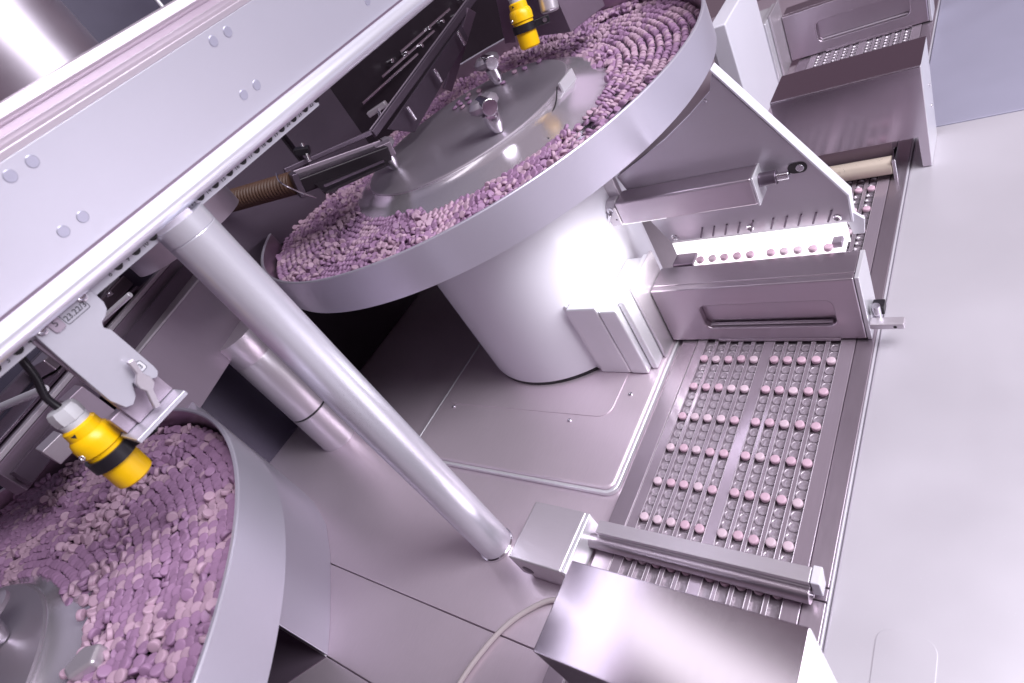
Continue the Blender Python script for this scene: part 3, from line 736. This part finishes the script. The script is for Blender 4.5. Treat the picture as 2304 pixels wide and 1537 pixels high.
pe = thing('bowl_pedestal', 'pale curved pedestal under the lower left bowl', 'pedestal', (-420, -240, -8))
arc = [(-640, -132), (-547, -134), (-500, -139), (-455, -150), (-410, -168.5), (-372, -196), (-338, -227), (-312, -252), (-291, -274.6), (-320, -274.6), (-372, -274.6), (-640, -274.6)]
part(pe, 'shell', MB().prism(arc, 'z', -7.9, 176), 'bowl_band', 0.8, ang=50)
pt = thing('floor_hatch', 'dark triangular hatch on the deck beside the pedestal of the lower left bowl', 'hatch', (-330, -290, -8))
part(pt, 'lid', MB().prism([(-292, -276.5), (-318, -308), (-340, -340), (-420, -340), (-420, -276.5)], 'z', -8, -6.8), 'mauve_dark', 0.3)
part(pt, 'edge', MB().box(-420, -292, -276.3, -275, -8, -5.5), 'bright_edge', 0.4)

cc = thing('drive_column', 'short round satin column behind the tall post with a dark ring', 'column', (-502, -56, -8))
part(cc, 'lower_drum', MB().lathe([(0, -8), (26.8, -8), (27.2, -6), (27, -5), (27, 52), (0, 52)], (-502, -56, 0), 56), 'plate_alu')
part(cc, 'dark_ring', MB().lathe([(26.0, 52), (26.0, 55)], (-502, -56, 0), 56), 'black')
part(cc, 'upper_drum', MB().lathe([(0, 55), (27, 55), (27, 149), (26.6, 149.6), (27, 150.2), (27, 182), (0, 182)], (-502, -56, 0), 56), 'plate_alu')

# ---------------------------------------------------------------- housing and transport mechanism on the left
ho = thing('gear_housing', 'mauve sheet metal housing between the post and the hanging bracket', 'housing', (-500, -80, 165))
a0 = Vector((-521.5, -28)); a1 = Vector((-448, -190)); nn = Vector((-0.91, -0.41))
part(ho, 'shell', MB().prism([tuple(a0), tuple(a1), tuple(a1 + nn*12), tuple(a0 + nn*12)], 'z', 165, 245), 'mauve_steel', 0.6)
part(ho, 'lid', MB().prism([(-519.5, -29.5), (-448, -190), (-560, -240), (-720, 60)], 'z', 245.1, 247.5), 'plate_alu', 0.8)
screw(ho, (-511, -49.5, 178), (0.91, 0.41, 0), 1.8, 1.0)

def slab(p0, p1, half, z0, z1, off=0.0):
    p0 = Vector(p0); p1 = Vector(p1); d = (p1-p0).normalized(); n = Vector((-d.y, d.x))
    p0 = p0 + n*off; p1 = p1 + n*off
    return MB().prism([tuple(p0+n*half), tuple(p1+n*half), tuple(p1-n*half), tuple(p0-n*half)], 'z', z0, z1)
r0 = (-420, -290); r1 = (-582, -4)
tr = thing('transport_rail', 'long mauve rail mechanism behind the hanging bracket along the left edge', 'rail', (-500, -140, 215))
part(tr, 'rail', slab(r0, r1, 7, 242, 270), 'mauve_dark', 0.8)
part(tr, 'ledge', slab(r0, r1, 4.2, 270.2, 274.5, -2), 'plate_alu', 0.8)
part(tr, 'channel', slab(r0, r1, 26, 262, 266, 36), 'mauve_dark', 1.0)
part(tr, 'tray', slab(r0, (-560, -42), 22, 268, 271, 62), 'cover', 1.0)
part(tr, 'cover_strip', slab((-490, -166), (-570, -26), 16, 272, 286, 66), 'block', 1.5)
part(tr, 'inner_rail', slab(r0, r1, 5, 272, 284, 96), 'dark_steel', 1.0)
part(tr, 'groove', slab(r0, r1, 3, 246, 262, -16), 'dark_steel', 0.5)
part(tr, 'cross_rod', MB().cyl((-500, -253, 289), (-412, -221, 289), 3.4, seg=14), 'bright_edge', 0.5)
part(tr, 'cross_rod', MB().cyl((-455, -150, 292), (-420, -120, 298), 2.6, seg=14), 'bright_edge', 0.5)
part(tr, 'foot_block', MB().box(-345, -325, -262, -246, 262, 277), 'plate_alu', 0.8)
part(tr, 'foot_block', MB().box(-345, -325, -229, -214, 258, 290), 'mauve_steel', 0.8)
part(tr, 'end_clip', slab((-548, -62), (-560, -40), 9, 286.5, 298, 62), 'bright_edge', 0.8)
for y in (-150, -120, -96):
    screw(tr, (-540 - (y+150)*.5, y, 286), (0, 0, 1), 4.0, 3.0)
part(tr, 'wire', MB().tube(smooth([(-222, -172, 352), (-250, -166, 344), (-300, -160, 332), (-350, -170, 318), (-400, -185, 300), (-430, -196, 288)]), 2.2, 10), 'black')

# ---------------------------------------------------------------- suction duct, hose and dark arm over the upper bowl
def obox(p0, p1, wd, h, up=(0, 0, 1)):
    p0 = Vector(p0); p1 = Vector(p1); d = (p1-p0).normalized(); sd = d.cross(Vector(up)).normalized(); u = sd.cross(d)
    vs = [p + sd*a*wd/2 + u*b*h/2 for p in (p0, p1) for a, b in ((-1, -1), (1, -1), (1, 1), (-1, 1))]
    return MB().add(vs, [(0, 1, 2, 3), (7, 6, 5, 4), (0, 4, 5, 1), (1, 5, 6, 2), (2, 6, 7, 3), (3, 7, 4, 0)])
du = thing('suction_duct', 'dark flat suction duct reaching over the left side of the upper bowl', 'duct', (-400, 130, 240))
part(du, 'duct', obox((-424, 88, 268), (-374, 176, 240), 34, 16), 'black_steel', 2.0)
part(du, 'top_rail', obox((-440, 92, 280), (-388, 188, 248), 3.5, 5), 'mauve_steel', 0.8)
part(du, 'lower_rail', obox((-352, 66, 266), (-356, 150, 240), 3, 3), 'dark_steel', 0.8)
part(du, 'trough_side', MB().add([(-405, 92, 262), (-350, 62, 262), (-352, 152, 236), (-380, 172, 236), (-405, 92, 259), (-350, 62, 259), (-352, 152, 233), (-380, 172, 233)],
     [(0, 1, 2, 3), (7, 6, 5, 4), (0, 4, 5, 1), (1, 5, 6, 2), (2, 6, 7, 3), (3, 7, 4, 0)]), 'black_steel', 0.5)
part(du, 'flange', obox((-428, 84, 271), (-425, 90, 269), 44, 26), 'dark_steel', 1.0)
part(du, 'flange_wire', MB().tube(smooth([(-432, 80, 290), (-414, 66, 284), (-396, 66, 268), (-390, 74, 254)]), 0.9, 8), 'chrome')
part(du, 'nozzle_block', obox((-384, 172, 243), (-372, 186, 240), 18, 16), 'mauve_steel', 1.0)
H0 = Vector((-428, 88, 271)); H1 = Vector((-600, 38, 296))
hs = single('corrugated_hose', MB().tube([H0.lerp(H1, i/240) for i in range(241)],
            lambda t: 12.0 + 0.9*math.sin(t*240*2*math.pi/6.0), 22), 'hose', 'orange brown corrugated hose left of the upper bowl', 'hose', tuple(H0), ang=70)
ar = thing('feeder_arm', 'dark angled arm with struts over the back of the upper bowl', 'arm', (-410, 330, 250))
part(ar, 'boom', obox((-414, 206, 254), (-384, 486, 301), 6, 9), 'dark_steel', 1.2)
part(ar, 'boom_edge', obox((-419, 206, 258), (-389, 486, 305), 2.2, 2.2), 'mauve_steel', 0.5)
part(ar, 'boom', obox((-444, 96, 284), (-414, 214, 255), 5, 6), 'dark_steel', 1.2)
part(ar, 'web', MB().add([(-404, 222, 249), (-392, 420, 282), (-396, 425, 262), (-408, 260, 222), (-407, 222, 249), (-395, 420, 282), (-399, 425, 262), (-411, 260, 222)],
     [(0, 1, 2, 3), (7, 6, 5, 4), (0, 4, 5, 1), (1, 5, 6, 2), (2, 6, 7, 3), (3, 7, 4, 0)]), 'dark_steel', 0.5)
part(ar, 'strut', obox((-437, 380, 222), (-386, 446, 288), 18, 4, (1, 0.2, 0)), 'mauve_dark', 0.8)
part(ar, 'strut', obox((-384, 489, 222), (-296, 398, 296), 16, 5, (0.3, 0.3, 1)), 'mauve_dark', 0.8)
part(ar, 'side_plate', MB().prism([(-300, 420), (-215, 372), (-190, 420), (-280, 470)], 'z', 232, 330), 'mauve_dark', 0.8)
for p in ((-402, 262, 250), (-396, 330, 262), (-392, 400, 276)):
    part(ar, 'pin', MB().cyl((p[0]+7, p[1]-2, p[2]-14), (p[0]+7, p[1]-2, p[2]+4), 2.6, seg=16), 'chrome', 0.4)
part(ar, 'wing_nut', obox((-468, 262, 262), (-440, 274, 264), 8, 7), 'plate_alu', 1.4)
part(ar, 'wing_stem', MB().cyl((-452, 268, 262), (-430, 240, 250), 2.4, seg=14), 'chrome', 0.3)
part(ar, 'clip', obox((-440, 120, 292), (-428, 130, 286), 12, 8), 'black', 1.0)
part(ar, 'clip_stem', MB().cyl((-436, 132, 294), (-424, 118, 278), 2.0, seg=12), 'chrome', 0.3)

mc = thing('dark_machine', 'black machine body with small glints behind the overhead beam', 'machine', (-560, 300, 100))
part(mc, 'body', MB().box(-606, -560, 20, 1200, -6, 330), 'black_steel', 1.5)
part(mc, 'panel', MB().box(-559.5, -556, 40, 190, 200, 330), 'dark_steel', 1.0)
part(mc, 'panel', MB().box(-559.5, -550, 196, 300, 180, 310), 'dark_steel', 1.0)
for k in range(3):
    part(mc, 'rod', MB().cyl((-548, 330 + 60*k, 262 + 9*k), (-548, 480 + 60*k, 262 + 9*k), 2.0, seg=12), 'chrome')
for k in range(7):
    part(mc, 'stud', MB().cyl((-552, 420 + 36*k, 280 - 6*(k % 3)), (-540, 420 + 36*k, 280 - 6*(k % 3)), 3.0, seg=12), 'chrome', 0.5)
bx = thing('junction_box', 'grey box with blue underside below the orange hose', 'box', (-600, 110, 190))
part(bx, 'body', MB().box(-640, -575, 118, 170, 205, 236), 'mauve_steel', 1.0)
part(bx, 'lower_body', MB().box(-640, -578, 112, 160, 180, 204.5), 'blue', 1.0)
part(bx, 'side_body', MB().box(-700, -640, 150, 225, 205, 262), 'mauve_steel', 1.0)

# ---------------------------------------------------------------- out of focus background above the beam
du2 = thing('chrome_duct', 'blurred polished round duct in the upper left corner behind the beam', 'duct', (-420, -30, 420))
part(du2, 'pipe', MB().lathe([(58, 300), (58, 900)], (-430, -40, 0), 64), 'pipe')
single('thin_rod', MB().cyl((-420, 92, 440), (-420, 92, 620), 2.0, seg=12), 'bright_edge', 'thin bright rod in the dark at the top left', 'rod', (-420, 92, 440))
lampbox = thing('white_housing', 'bright white housing behind the right edge of the upper bowl', 'housing', (-40, 520, 0))
part(lampbox, 'body', MB().box(-108, -86, 470, 598, -1, 150), 'white_paint', 2.0)
